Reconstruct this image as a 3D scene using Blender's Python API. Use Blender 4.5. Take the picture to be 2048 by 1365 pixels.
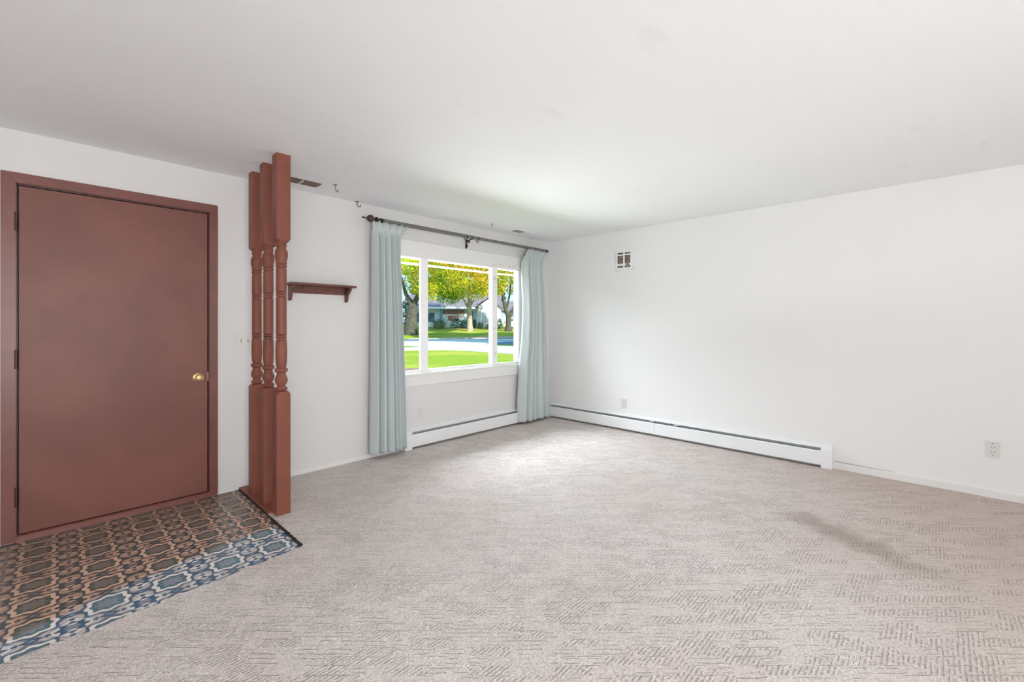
import bpy, bmesh, math, random
from mathutils import Vector, Matrix
random.seed(7)
PI = math.pi
S = bpy.context.scene
COL = S.collection
for o in list(bpy.data.objects):
    bpy.data.objects.remove(o)

# ------------------------------------------------------------------ camera
CAMP = Vector((-4.744, -3.863, 1.266))
YAW = math.radians(43.904)
FW = Vector((math.cos(YAW), math.sin(YAW), 0))
RT = Vector((math.sin(YAW), -math.cos(YAW), 0))
cd = bpy.data.cameras.new('camera')
cam = bpy.data.objects.new('camera', cd); COL.objects.link(cam)
cam.location = CAMP
cam.rotation_euler = (PI/2, 0, YAW - PI/2)
cd.sensor_width = 36; cd.lens = 15.451; cd.shift_y = -33/2048
cd.clip_start = 0.05; cd.clip_end = 600
S.camera = cam

# ------------------------------------------------------------------ world, sun, fill lights, exposure
w = bpy.data.worlds.new('sky'); S.world = w; w.use_nodes = True
nt = w.node_tree; nt.nodes.clear()
wo = nt.nodes.new('ShaderNodeOutputWorld'); bg = nt.nodes.new('ShaderNodeBackground')
tc = nt.nodes.new('ShaderNodeTexCoord'); sx = nt.nodes.new('ShaderNodeSeparateXYZ')
cr = nt.nodes.new('ShaderNodeValToRGB')
cr.color_ramp.elements[0].position = 0.0; cr.color_ramp.elements[0].color = (0.55, 0.85, 1.0, 1)
cr.color_ramp.elements[1].position = 0.7; cr.color_ramp.elements[1].color = (0.22, 0.52, 1.0, 1)
nt.links.new(tc.outputs['Generated'], sx.inputs[0]); nt.links.new(sx.outputs['Z'], cr.inputs[0])
nt.links.new(cr.outputs[0], bg.inputs[0]); bg.inputs[1].default_value = 1.5
nt.links.new(bg.outputs[0], wo.inputs[0])

def aim(o, d):
    o.rotation_euler = Vector(d).to_track_quat('-Z', 'Y').to_euler()
sd = bpy.data.lights.new('sun', 'SUN'); sun = bpy.data.objects.new('sun', sd); COL.objects.link(sun)
sd.energy = 9.0; sd.angle = math.radians(0.6); sd.color = (1.0, 0.94, 0.84)
SUNV = Vector((-0.16, -0.92, 0.52)).normalized()
aim(sun, -SUNV)
def area(name, loc, target, sx_, sy_, power, col):
    l = bpy.data.lights.new(name, 'AREA'); l.shape = 'RECTANGLE'; l.size = sx_; l.size_y = sy_
    l.energy = power; l.color = col
    o = bpy.data.objects.new(name, l); COL.objects.link(o); o.location = loc
    aim(o, Vector(target) - Vector(loc)); return o
area('sky_fill', (-2.2, 1.5, 3.2), (-1.4, -1.4, 0.5), 3.6, 2.0, 535, (0.93, 0.97, 1.0))  # added area light outside above the window, boosts skylight indoors
area('ground_fill', (-0.4, 5.4, -0.33), (-0.9, 1.6, 6.0), 7.5, 1.3, 1450, (0.98, 0.99, 1.0))  # added area light low outside the window, lifts the ceiling
area('back_fill', (-5.3, -6.9, 1.3), (-5.6, -3.0, 5.0), 3.6, 1.9, 222, (0.985, 0.99, 1.0))  # added fill in front of the closed back wall, no window there
S.view_settings.view_transform = 'Standard'; S.view_settings.look = 'None'
S.view_settings.gamma = 1; S.view_settings.use_curve_mapping = False
S.view_settings.exposure = 0.0
S.cycles.max_bounces = 10; S.cycles.diffuse_bounces = 6; S.cycles.transparent_max_bounces = 16
S.cycles.sample_clamp_indirect = 6.0

# ------------------------------------------------------------------ node helpers
def srgb(r, g, b):
    f = lambda c: (c/255/12.92) if c/255 <= 0.04045 else ((c/255+0.055)/1.055)**2.4
    return (f(r), f(g), f(b), 1)
class N:
    """tiny maths-node expression wrapper"""
    def __init__(s, nt, sock): s.nt = nt; s.s = sock
    def _m(s, op, *a, clamp=False):
        n = s.nt.nodes.new('ShaderNodeMath'); n.operation = op; n.use_clamp = clamp
        for i, v in enumerate((s,) + a):
            if isinstance(v, N): s.nt.links.new(v.s, n.inputs[i])
            else: n.inputs[i].default_value = v
        return N(s.nt, n.outputs[0])
    def __add__(s, o): return s._m('ADD', o)
    __radd__ = __add__
    def __sub__(s, o): return s._m('SUBTRACT', o)
    def __rsub__(s, o): return s._m('MULTIPLY', -1.0)._m('ADD', o)
    def __mul__(s, o): return s._m('MULTIPLY', o)
    __rmul__ = __mul__
    def __truediv__(s, o): return s._m('DIVIDE', o)
    def abs(s): return s._m('ABSOLUTE')
    def fract(s): return s._m('FRACT')
    def sqrt(s): return s._m('SQRT')
    def pw(s, e): return s._m('POWER', e)
    def cos(s): return s._m('COSINE')
    def sin(s): return s._m('SINE')
    def atan2(s, o): return s._m('ARCTAN2', o)
    def mx(s, o): return s._m('MAXIMUM', o)
    def mn(s, o): return s._m('MINIMUM', o)
    def step(s, a, b):            # smooth 0..1 from a to b
        n = s.nt.nodes.new('ShaderNodeMapRange'); n.interpolation_type = 'SMOOTHSTEP'
        s.nt.links.new(s.s, n.inputs[0]); n.inputs[1].default_value = a; n.inputs[2].default_value = b
        return N(s.nt, n.outputs[0])
    def band(s, a, b, e=0.01): return s.step(a-e, a+e) * (1.0 - s.step(b-e, b+e))
def mixc(nt, fac, a, b, mode='MIX'):
    n = nt.nodes.new('ShaderNodeMix'); n.data_type = 'RGBA'; n.blend_type = mode
    if isinstance(fac, N): nt.links.new(fac.s, n.inputs[0])
    else: n.inputs[0].default_value = fac
    for i, v in ((6, a), (7, b)):
        if isinstance(v, tuple): n.inputs[i].default_value = v
        else: nt.links.new(v, n.inputs[i])
    return n.outputs[2]
def mat(name, color=(0.8, 0.8, 0.8, 1), rough=0.6, metal=0.0, spec=0.5, noise=0, nscale=8, bump=0, bscale=60, bdist=0.002, coat=0):
    m = bpy.data.materials.new(name); m.use_nodes = True
    nt = m.node_tree; p = nt.nodes['Principled BSDF']
    p.inputs['Base Color'].default_value = color; p.inputs['Roughness'].default_value = rough
    p.inputs['Metallic'].default_value = metal; p.inputs['Specular IOR Level'].default_value = spec
    p.inputs['Coat Weight'].default_value = coat
    if noise or bump:
        t = nt.nodes.new('ShaderNodeTexCoord')
    if noise:
        n = nt.nodes.new('ShaderNodeTexNoise'); n.inputs['Scale'].default_value = nscale; n.inputs['Detail'].default_value = 5
        nt.links.new(t.outputs['Object'], n.inputs['Vector'])
        f = N(nt, n.outputs['Fac']).step(0.3, 0.7)
        dk = tuple(c*(1-noise) for c in color[:3]) + (1,); lt = tuple(min(1, c*(1+noise*0.6)) for c in color[:3]) + (1,)
        nt.links.new(mixc(nt, f, dk, lt), p.inputs['Base Color'])
    if bump:
        n = nt.nodes.new('ShaderNodeTexNoise'); n.inputs['Scale'].default_value = bscale; n.inputs['Detail'].default_value = 3
        nt.links.new(t.outputs['Object'], n.inputs['Vector'])
        b = nt.nodes.new('ShaderNodeBump'); b.inputs['Strength'].default_value = bump; b.inputs['Distance'].default_value = bdist
        nt.links.new(n.outputs['Fac'], b.inputs['Height']); nt.links.new(b.outputs[0], p.inputs['Normal'])
    return m
def bsdf(m): return m.node_tree.nodes['Principled BSDF']

# ------------------------------------------------------------------ geometry helpers
class MB:
    def __init__(s): s.bm = bmesh.new()
    def box(s, x0, x1, y0, y1, z0, z1, bev=0.0):
        b = bmesh.new(); bmesh.ops.create_cube(b, size=1)
        for v in b.verts:
            v.co = Vector(((x0+x1)/2 + v.co.x*(x1-x0), (y0+y1)/2 + v.co.y*(y1-y0), (z0+z1)/2 + v.co.z*(z1-z0)))
        if bev: bmesh.ops.bevel(b, geom=b.edges[:], offset=bev, segments=2, affect='EDGES', profile=0.6)
        s.add(b); return s
    def add(s, b, M=None):
        if M is not None: bmesh.ops.transform(b, matrix=M, verts=b.verts[:])
        me = bpy.data.meshes.new('tmp'); b.to_mesh(me); b.free(); s.bm.from_mesh(me); bpy.data.meshes.remove(me)
    def lathe(s, prof, M=None, n=28, cap=True):
        b = bmesh.new(); rings = []
        for z, r in prof:
            rings.append([b.verts.new((r*math.cos(2*PI*i/n), r*math.sin(2*PI*i/n), z)) for i in range(n)])
        for a, c in zip(rings, rings[1:]):
            for i in range(n): b.faces.new((a[i], a[(i+1) % n], c[(i+1) % n], c[i]))
        if cap: b.faces.new(rings[0][::-1]); b.faces.new(rings[-1])
        s.add(b, M); return s
    def tube(s, pts, r, n=10, cap=True):
        b = bmesh.new(); pts = [Vector(p) for p in pts]; rings = []
        rr = r if isinstance(r, (list, tuple)) else [r]*len(pts)
        a = None
        for i, p in enumerate(pts):
            t = (pts[min(i+1, len(pts)-1)] - pts[max(i-1, 0)]).normalized()
            if a is None:
                a = t.cross(Vector((0, 0, 1)))
                if a.length < 0.2: a = t.cross(Vector((1, 0, 0)))
            a = (a - t*a.dot(t)).normalized(); c = t.cross(a).normalized()
            rings.append([b.verts.new(p + rr[i]*(a*math.cos(2*PI*k/n) + c*math.sin(2*PI*k/n))) for k in range(n)])
        for a, c in zip(rings, rings[1:]):
            for i in range(n): b.faces.new((a[i], a[(i+1) % n], c[(i+1) % n], c[i]))
        if cap: b.faces.new(rings[0][::-1]); b.faces.new(rings[-1])
        s.add(b); return s
    def prism(s, poly, axis, a, c, bev=0):
        """poly: 2-D outline, extruded along axis from a to c"""
        b = bmesh.new()
        def P(u, v, t): return {'x': (t, u, v), 'y': (u, t, v), 'z': (u, v, t)}[axis]
        lo = [b.verts.new(P(u, v, a)) for u, v in poly]; hi = [b.verts.new(P(u, v, c)) for u, v in poly]
        b.faces.new(lo[::-1]); b.faces.new(hi); n = len(poly)
        for i in range(n): b.faces.new((lo[i], lo[(i+1) % n], hi[(i+1) % n], hi[i]))
        bmesh.ops.recalc_face_normals(b, faces=b.faces[:])
        if bev: bmesh.ops.bevel(b, geom=b.edges[:], offset=bev, segments=2, affect='EDGES')
        s.add(b); return s
    def build(s, name, m, parent=None, smooth=False, recalc=True):
        if recalc: bmesh.ops.recalc_face_normals(s.bm, faces=s.bm.faces[:])
        me = bpy.data.meshes.new(name); s.bm.to_mesh(me); s.bm.free()
        me.materials.append(m)
        if smooth:
            me.polygons.foreach_set('use_smooth', [True]*len(me.polygons))
            try: me.set_sharp_from_angle(angle=math.radians(35))
            except Exception: pass
        o = bpy.data.objects.new(name, me); COL.objects.link(o)
        if parent is not None:
            o.parent = parent; o.matrix_parent_inverse = Matrix.Identity(4)
            o.location = -parent_world(parent)
        return o
def parent_world(p):
    v = Vector(p.location)
    return v if p.parent is None else v + parent_world(p.parent)
def empty(name, loc, label=None, cat=None, group=None, kind=None):
    o = bpy.data.objects.new(name, None); COL.objects.link(o); o.location = loc; o.empty_display_size = 0.1
    return tag(o, label, cat, group, kind)
def tag(o, label=None, cat=None, group=None, kind=None):
    if label: o['label'] = label
    if cat: o['category'] = cat
    if group: o['group'] = group
    if kind: o['kind'] = kind
    return o

H = 2.40
# ------------------------------------------------------------------ materials
M = {}
M['wall'] = mat('wall_paint_dim', (0.745, 0.74, 0.735, 1), 0.55, spec=0.3, bump=0.12, bscale=180, bdist=0.0015)  # darker copy of the paint: dimmer light put into the colour
M['wall_lit'] = mat('wall_paint_lit', (0.85, 0.85, 0.845, 1), 0.55, spec=0.3, bump=0.12, bscale=180, bdist=0.0015)  # same paint made lighter: this wall's brighter light put into the colour
M['white'] = mat('white_gloss_trim', (0.82, 0.815, 0.80, 1), 0.35, bump=0.1, bscale=40)
M['heater'] = mat('heater_enamel', (0.84, 0.85, 0.86, 1), 0.35, bump=0.05, bscale=30)
M['vinylframe'] = mat('window_vinyl', (0.93, 0.93, 0.94, 1), 0.35, bump=0.03, bscale=30)
M['plate'] = mat('cover_plate_plastic', (0.74, 0.73, 0.70, 1), 0.4, bump=0.02, bscale=60)
M['slot'] = mat('dark_slot', (0.07, 0.07, 0.07, 1), 0.6, noise=0.3, nscale=40)
M['greyslot'] = mat('grey_slot', (0.30, 0.29, 0.28, 1), 0.6, noise=0.2, nscale=60)
M['brown'] = mat('red_brown_paint', srgb(136, 82, 68), 0.46, spec=0.28, noise=0.10, nscale=5, bump=0.12, bscale=35, bdist=0.002)
M['door'] = mat('door_brown_paint', srgb(128, 82, 73), 0.42, spec=0.36, noise=0.14, nscale=2.2, bump=0.06, bscale=300, bdist=0.0008)
M['casing'] = mat('casing_brown_paint', srgb(124, 76, 68), 0.34, noise=0.10, nscale=6, bump=0.1, bscale=40)
M['hinge'] = mat('painted_hinge', srgb(70, 40, 34), 0.4, noise=0.2, nscale=50)
M['shelfwood'] = mat('dark_shelf_wood', srgb(114, 72, 61), 0.4, noise=0.25, nscale=30)
M['brass'] = mat('worn_brass', srgb(226, 190, 140), 0.28, metal=0.75, noise=0.12, nscale=40)
M['rod'] = mat('pewter_rod', srgb(122, 120, 113), 0.36, metal=0.4, noise=0.12, nscale=20)
M['darkmetal'] = mat('dark_bronze', srgb(52, 46, 42), 0.4, metal=0.5, noise=0.2, nscale=60)
M['ball'] = mat('finial_brown', srgb(74, 50, 44), 0.35, noise=0.3, nscale=40)
M['grillbrown'] = mat('brown_register', srgb(112, 92, 82), 0.5, noise=0.15, nscale=60)
M['hook'] = mat('hook_steel', srgb(120, 116, 112), 0.35, metal=0.5, noise=0.1, nscale=60)
M['fin'] = mat('aluminium_fins', (0.13, 0.14, 0.15, 1), 0.4, metal=0.4, noise=0.2, nscale=80)
M['concrete'] = mat('concrete', (0.62, 0.60, 0.57, 1), 0.9, noise=0.06, nscale=2)

# glass that lets daylight through: clear pane with a faint reflection
g = bpy.data.materials.new('window_glass'); g.use_nodes = True; gn = g.node_tree; gn.nodes.clear()
go = gn.nodes.new('ShaderNodeOutputMaterial'); gt = gn.nodes.new('ShaderNodeBsdfTransparent'); gg = gn.nodes.new('ShaderNodeBsdfGlossy')
gg.inputs['Roughness'].default_value = 0.02; gm = gn.nodes.new('ShaderNodeMixShader'); gf = gn.nodes.new('ShaderNodeFresnel'); gf.inputs[0].default_value = 1.18
gt.inputs[0].default_value = (0.97, 0.985, 0.98, 1)
gn.links.new(gf.outputs[0], gm.inputs[0]); gn.links.new(gt.outputs[0], gm.inputs[1]); gn.links.new(gg.outputs[0], gm.inputs[2]); gn.links.new(gm.outputs[0], go.inputs[0])
M['glass'] = g

# ceiling: matt white with faint scuffs and a plaster seam
m = mat('ceiling_paint', (0.885, 0.90, 0.91, 1), 0.8, spec=0.2); M['ceiling'] = m; nt = m.node_tree
tc = nt.nodes.new('ShaderNodeTexCoord')
mp = nt.nodes.new('ShaderNodeMapping'); mp.inputs['Scale'].default_value = (0.8, 3.0, 1); mp.inputs['Rotation'].default_value = (0, 0, 0.25)
n1 = nt.nodes.new('ShaderNodeTexNoise'); n1.inputs['Scale'].default_value = 3.2; n1.inputs['Detail'].default_value = 4
nt.links.new(tc.outputs['Object'], mp.inputs[0]); nt.links.new(mp.outputs[0], n1.inputs['Vector'])
sm = N(nt, n1.outputs['Fac']).step(0.60, 0.80) * 0.35
nt.links.new(mixc(nt, sm, (0.885, 0.90, 0.91, 1), (0.76, 0.76, 0.765, 1)), bsdf(m).inputs['Base Color'])
n2 = nt.nodes.new('ShaderNodeTexNoise'); n2.inputs['Scale'].default_value = 90; nt.links.new(tc.outputs['Object'], n2.inputs['Vector'])
b = nt.nodes.new('ShaderNodeBump'); b.inputs['Strength'].default_value = 0.15; b.inputs['Distance'].default_value = 0.002
nt.links.new(n2.outputs['Fac'], b.inputs['Height']); nt.links.new(b.outputs[0], bsdf(m).inputs['Normal'])

# curtain fabric
m = mat('curtain_fabric', srgb(176, 190, 192), 0.85, spec=0.15); M['curtain'] = m; nt = m.node_tree
tc = nt.nodes.new('ShaderNodeTexCoord'); wv = nt.nodes.new('ShaderNodeTexNoise'); wv.inputs['Scale'].default_value = 700
nt.links.new(tc.outputs['Object'], wv.inputs['Vector'])
nt.links.new(mixc(nt, N(nt, wv.outputs['Fac']).step(0.3, 0.7), srgb(190, 200, 201), srgb(204, 212, 212)), bsdf(m).inputs['Base Color'])
bsdf(m).inputs['Sheen Weight'].default_value = 0.2

# carpet: cut pile with a sheared pattern of long dashes and short hatches
m = mat('carpet_pile', (0.5, 0.47, 0.45, 1), 0.95, spec=0.1); M['carpet'] = m; nt = m.node_tree
tc = nt.nodes.new('ShaderNodeTexCoord')
def carpet_nodes():
    def noise(scale, det=2, vec=None):
        n = nt.nodes.new('ShaderNodeTexNoise'); n.inputs['Scale'].default_value = scale; n.inputs['Detail'].default_value = det
        nt.links.new(vec or tc.outputs['Object'], n.inputs['Vector']); return N(nt, n.outputs['Fac'])
    rot = nt.nodes.new('ShaderNodeMapping'); rot.vector_type = 'POINT'
    rot.inputs['Rotation'].default_value = (0, 0, math.radians(46.1))
    nt.links.new(tc.outputs['Object'], rot.inputs[0])
    wob = nt.nodes.new('ShaderNodeTexNoise'); wob.inputs['Scale'].default_value = 14; nt.links.new(tc.outputs['Object'], wob.inputs['Vector'])
    va = nt.nodes.new('ShaderNodeVectorMath'); va.operation = 'MULTIPLY_ADD'
    nt.links.new(wob.outputs['Color'], va.inputs[0]); va.inputs[1].default_value = (0.012, 0.012, 0); nt.links.new(rot.outputs[0], va.inputs[2])
    br = nt.nodes.new('ShaderNodeTexBrick'); br.offset = 0.37; br.squash = 1.0
    br.inputs['Scale'].default_value = 1.0; br.inputs['Brick Width'].default_value = 0.15; br.inputs['Row Height'].default_value = 0.046
    br.inputs['Mortar Size'].default_value = 0.0; br.inputs['Mortar Smooth'].default_value = 0.6; br.inputs['Bias'].default_value = 0
    br.inputs['Color1'].default_value = (0, 0, 0, 1); br.inputs['Color2'].default_value = (1, 1, 1, 1); br.inputs['Mortar'].default_value = (0.5, 0.5, 0.5, 1)
    nt.links.new(va.outputs[0], br.inputs['Vector'])
    rnd = N(nt, br.outputs['Color'])
    # dashes broken up
    brk = noise(5.5, 1).step(0.44, 0.56)
    s1 = nt.nodes.new('ShaderNodeSeparateXYZ'); nt.links.new(va.outputs[0], s1.inputs[0])
    rw = ((N(nt, s1.outputs['Y']) / 0.046).fract() - 0.5).abs()
    line1 = rw.step(0.42, 0.49) * rnd.step(0.35, 0.40) * brk * noise(60, 2).step(0.34, 0.5)
    # extra long dashes inside the 'line' bricks
    s2 = nt.nodes.new('ShaderNodeSeparateXYZ'); nt.links.new(va.outputs[0], s2.inputs[0])
    vv = N(nt, s2.outputs['Y'])
    row = ((vv / 0.0230).fract() - 0.5).abs()
    line2 = (1.0 - row.step(0.04, 0.15)) * (1.0 - rnd.step(0.42, 0.46)) * noise(12, 1).step(0.46, 0.54)
    # hatches run along the x axis
    s3 = nt.nodes.new('ShaderNodeSeparateXYZ'); va2 = nt.nodes.new('ShaderNodeVectorMath'); va2.operation = 'MULTIPLY_ADD'
    nt.links.new(wob.outputs['Color'], va2.inputs[0]); va2.inputs[1].default_value = (0.010, 0.010, 0); nt.links.new(tc.outputs['Object'], va2.inputs[2])
    nt.links.new(va2.outputs[0], s3.inputs[0])
    hy = ((N(nt, s3.outputs['Y']) / 0.0150).fract() - 0.5).abs()
    hat = (1.0 - hy.step(0.05, 0.26)) * rnd.step(0.60, 0.66) * noise(38, 1).step(0.38, 0.52)
    groove = line1.mx(line2 * 0.75).mx(hat * 0.85)
    fib = noise(210, 3); tuft = noise(85, 2)
    height = (1.0 - groove) * 1.0 + fib * 0.85 + tuft * 0.8
    b = nt.nodes.new('ShaderNodeBump'); b.inputs['Strength'].default_value = 0.9; b.inputs['Distance'].default_value = 0.006
    nt.links.new(height.s, b.inputs['Height']); nt.links.new(b.outputs[0], bsdf(m).inputs['Normal'])
    base = mixc(nt, noise(1.1, 3).step(0.3, 0.7), (0.86, 0.78, 0.745, 1), (0.92, 0.86, 0.835, 1))
    base = mixc(nt, fib.step(0.36, 0.64), mixc(nt, 0.52, base, (0.36, 0.31, 0.29, 1)), base)
    base = mixc(nt, tuft.step(0.30, 0.62), mixc(nt, 0.22, base, (0.40, 0.32, 0.29, 1)), base)
    base = mixc(nt, groove * 0.45, base, (0.33, 0.275, 0.25, 1))
    # pile towards the camera side of the right wall: browner beige, and one soft darker streak
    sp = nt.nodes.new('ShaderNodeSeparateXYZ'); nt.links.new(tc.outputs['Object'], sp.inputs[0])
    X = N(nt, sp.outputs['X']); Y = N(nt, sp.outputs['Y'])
    brown_mask = ((X * 0.55 - Y * 1.0) + noise(2.2, 3) * 1.0).step(2.3, 4.2)
    base = mixc(nt, brown_mask * 0.62, base, (0.56, 0.44, 0.375, 1))
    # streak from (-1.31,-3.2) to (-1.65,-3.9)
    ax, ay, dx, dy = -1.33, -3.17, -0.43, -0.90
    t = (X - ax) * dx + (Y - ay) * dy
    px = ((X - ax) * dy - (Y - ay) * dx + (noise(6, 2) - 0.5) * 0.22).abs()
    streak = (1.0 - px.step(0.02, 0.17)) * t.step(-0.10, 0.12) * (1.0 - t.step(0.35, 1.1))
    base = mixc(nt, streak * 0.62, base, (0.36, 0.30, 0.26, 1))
    nt.links.new(base, bsdf(m).inputs['Base Color'])
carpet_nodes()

# printed vinyl sheet: scalloped frames and eight-pointed flowers, warm tint and dimming painted in towards the door
m = mat('printed_vinyl', (0.5, 0.5, 0.5, 1), 0.33, spec=0.4); M['vinyl'] = m; nt = m.node_tree
def vinyl_nodes():
    tc = nt.nodes.new('ShaderNodeTexCoord'); sp = nt.nodes.new('ShaderNodeSeparateXYZ'); nt.links.new(tc.outputs['Object'], sp.inputs[0])
    X = N(nt, sp.outputs['X']); Y = N(nt, sp.outputs['Y'])
    nz = nt.nodes.new('ShaderNodeTexNoise'); nz.inputs['Scale'].default_value = 120; nz.inputs['Detail'].default_value = 2; nt.links.new(tc.outputs['Object'], nz.inputs['Vector'])
    jit = (N(nt, nz.outputs['Fac']) - 0.5) * 0.03
    u = ((X + 3.873) / 0.2345 + 100.5).fract() - 0.5
    v = ((Y + 1.14) / 0.2225 + 100.5).fract() - 0.5
    def polar(a, b): return (a*a + b*b).sqrt(), a.atan2(b)
    rd, th = polar(v, u)
    u4 = u.abs().pw(3.0); v4 = v.abs().pw(3.0)
    mr = (u4 + v4).pw(0.3333) * (1.0 - (th * 8.0).cos() * 0.085) * 0.97 + jit
    a = u.abs() - 0.5; c = v.abs() - 0.5
    rs, ph = polar(c, a)
    ms = rs * (1.0 - (ph * 8.0).cos() * 0.16) + jit
    field = rs * (1.0 - (ph * 4.0).cos() * 0.14) + jit
    mid = srgb(138, 162, 180); dark = srgb(60, 98, 128); cream = srgb(246, 240, 234); teal = srgb(92, 128, 138)
    greyblue = srgb(140, 152, 164); taupe = srgb(150, 142, 142); light = srgb(140, 176, 192)
    col = mixc(nt, rd.step(0.3, 0.5), dark, mid)
    col = mixc(nt, field.band(0.36, 0.44, 0.02), col, taupe)
    col = mixc(nt, field.band(0.30, 0.365, 0.012), col, cream)
    col = mixc(nt, field.band(0.30, 0.365, 0.02), col, srgb(206, 202, 200))
    col = mixc(nt, 1.0 - field.step(0.285, 0.31), col, srgb(232, 227, 222))
    col = mixc(nt, field.band(0.275, 0.300, 0.006), col, srgb(150, 160, 172))
    # small dark tabs at the four tips of the flower
    tab = (a.abs() - 0.30).abs().mx(c.abs()).mn((c.abs() - 0.30).abs().mx(a.abs()))
    col = mixc(nt, 1.0 - tab.step(0.025, 0.045), col, dark)
    col = mixc(nt, 1.0 - ms.step(0.185, 0.21), col, srgb(74, 108, 136))
    col = mixc(nt, 1.0 - ms.step(0.08, 0.11), col, greyblue)
    br = ((c.abs() - 0.115).abs().mx(a.abs() * 0.42))
    col = mixc(nt, 1.0 - br.step(0.016, 0.030), col, cream)
    # frame
    col = mixc(nt, mr.band(0.30, 0.36, 0.02), col, srgb(78, 112, 140))
    col = mixc(nt, mr.band(0.235, 0.31, 0.012), col, cream)
    col = mixc(nt, 1.0 - mr.step(0.225, 0.245), col, teal)
    col = mixc(nt, 1.0 - (mr * (1.0 - (th * 8.0).cos() * 0.12)).step(0.145, 0.165), col, greyblue)
    # lozenges between frames
    l1 = u.abs() / 0.17 + c.abs() / 0.085; l2 = a.abs() / 0.17 + v.abs() / 0.085
    lz = l1.mn(l2)
    col = mixc(nt, 1.0 - lz.step(0.95, 1.1), col, dark)
    col = mixc(nt, 1.0 - lz.step(0.30, 0.55), col, light)
    # warm light and falloff towards the door, put into the colour
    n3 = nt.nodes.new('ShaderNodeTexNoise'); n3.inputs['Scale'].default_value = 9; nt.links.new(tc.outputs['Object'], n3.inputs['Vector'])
    edge = (X + 3.80) * (X + 3.80) * -0.155 + (X + 3.80) * 0.115 - 0.868      # line where the tint starts
    warm_mask = (Y - edge + (N(nt, n3.outputs['Fac']) - 0.5) * 0.06).step(-0.035, 0.035)
    warm_tint = mixc(nt, 1.0, col, (0.88, 0.62, 0.47, 1), 'MULTIPLY')
    warm_tint = mixc(nt, 0.12, warm_tint, srgb(96, 74, 58))
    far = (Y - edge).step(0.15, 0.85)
    warm_tint = mixc(nt, far * 0.35, warm_tint, srgb(92, 70, 62))
    nt.links.new(mixc(nt, warm_mask, col, warm_tint), bsdf(m).inputs['Base Color'])
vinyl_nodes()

# grass, road
def ground_mat(name, c1, c2, s1, rough=0.95, c3=None):
    m = mat(name, c1, rough, spec=0.1); nt = m.node_tree
    tc = nt.nodes.new('ShaderNodeTexCoord')
    n = nt.nodes.new('ShaderNodeTexNoise'); n.inputs['Scale'].default_value = s1; n.inputs['Detail'].default_value = 6
    nt.links.new(tc.outputs['Object'], n.inputs['Vector'])
    col = mixc(nt, N(nt, n.outputs['Fac']).step(0.35, 0.65), c1, c2)
    if c3:
        n = nt.nodes.new('ShaderNodeTexNoise'); n.inputs['Scale'].default_value = 0.25; n.inputs['Detail'].default_value = 3
        nt.links.new(tc.outputs['Object'], n.inputs['Vector'])
        col = mixc(nt, N(nt, n.outputs['Fac']).step(0.45, 0.7), col, c3)
    nt.links.new(col, bsdf(m).inputs['Base Color']); return m
M['grass'] = ground_mat('lawn_grass', (0.22, 0.33, 0.02, 1), (0.32, 0.42, 0.035, 1), 5, c3=(0.42, 0.44, 0.06, 1))
M['shaded_asphalt'] = ground_mat('shaded_asphalt', (0.10, 0.20, 0.26, 1), (0.14, 0.25, 0.31, 1), 3)  # blue of the street's shade put into the base colour
M['straw'] = ground_mat('fallen_leaves', (0.30, 0.20, 0.05, 1), (0.22, 0.24, 0.04, 1), 4)

# ------------------------------------------------------------------ room shell
WT = 0.14
X0, Y0 = -7.2, -7.2
OX0, OX1, OZ0, OZ1 = -2.60, -0.52, 0.74, 2.10      # rough window opening
DX0, DX1, DZ = -4.915, -3.945, 2.105               # door opening
mb = MB()
mb.box(X0, DX0, 0, WT, -0.2, H+0.05)
mb.box(DX0, DX1, 0, WT, DZ, H+0.05)
mb.box(DX1, OX0, 0, WT, -0.2, H+0.05)
mb.box(OX0, OX1, 0, WT, -0.2, OZ0); mb.box(OX0, OX1, 0, WT, OZ1, H+0.05)
mb.box(OX1, WT, 0, WT, -0.2, H+0.05)
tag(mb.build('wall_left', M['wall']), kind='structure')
tag(MB().box(0, WT, Y0, 0, -0.2, H+0.05).build('wall_right', M['wall_lit']), kind='structure')
tag(MB().box(X0-WT, WT, Y0-WT, Y0, -0.2, H+0.05).build('wall_back', M['wall']), kind='structure')
tag(MB().box(X0-WT, X0, Y0, WT, -0.2, H+0.05).build('wall_side', M['wall']), kind='structure')
tag(MB().box(X0-WT, WT, Y0-WT, WT, H, H+0.12).build('ceiling', M['ceiling']), kind='structure')
fl = tag(MB().box(X0-WT, WT, Y0-WT, WT, -0.16, -0.02).build('floor', M['concrete']), kind='structure')

# carpet around the vinyl corner; vinyl front edge follows the print
VX1 = -3.767
def vedge(x): return -1.268 - 0.085*min(1, max(0, (VX1-x)/0.9)) + 0.006*math.sin((x+3.87)*2*PI/0.2345)
xs = [VX1 - i*(VX1-X0)/70 for i in range(71)]
b = bmesh.new()
def slab(b, outline, z0, z1):
    lo = [b.verts.new((x, y, z0)) for x, y in outline]; hi = [b.verts.new((x, y, z1)) for x, y in outline]
    n = len(outline); f = [b.faces.new(hi)]
    for i in range(n): b.faces.new((lo[i], lo[(i+1) % n], hi[(i+1) % n], hi[i]))
    return f
out = [(0, 0), (0, Y0), (X0, Y0)] + [(x, vedge(x)) for x in reversed(xs)] + [(VX1, 0)]
top = slab(b, out, -0.02, 0.002); bmesh.ops.triangulate(b, faces=top)
mb = MB(); mb.add(b)
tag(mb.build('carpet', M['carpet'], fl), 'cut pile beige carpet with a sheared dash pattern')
b = bmesh.new(); out = [(X0, 0), (X0, vedge(X0) - 0.01)] + [(x, vedge(x) - 0.01) for x in reversed(xs)] + [(VX1, 0)]
top = slab(b, out, -0.02, -0.006); bmesh.ops.triangulate(b, faces=top)
mb = MB(); mb.add(b)
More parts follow.
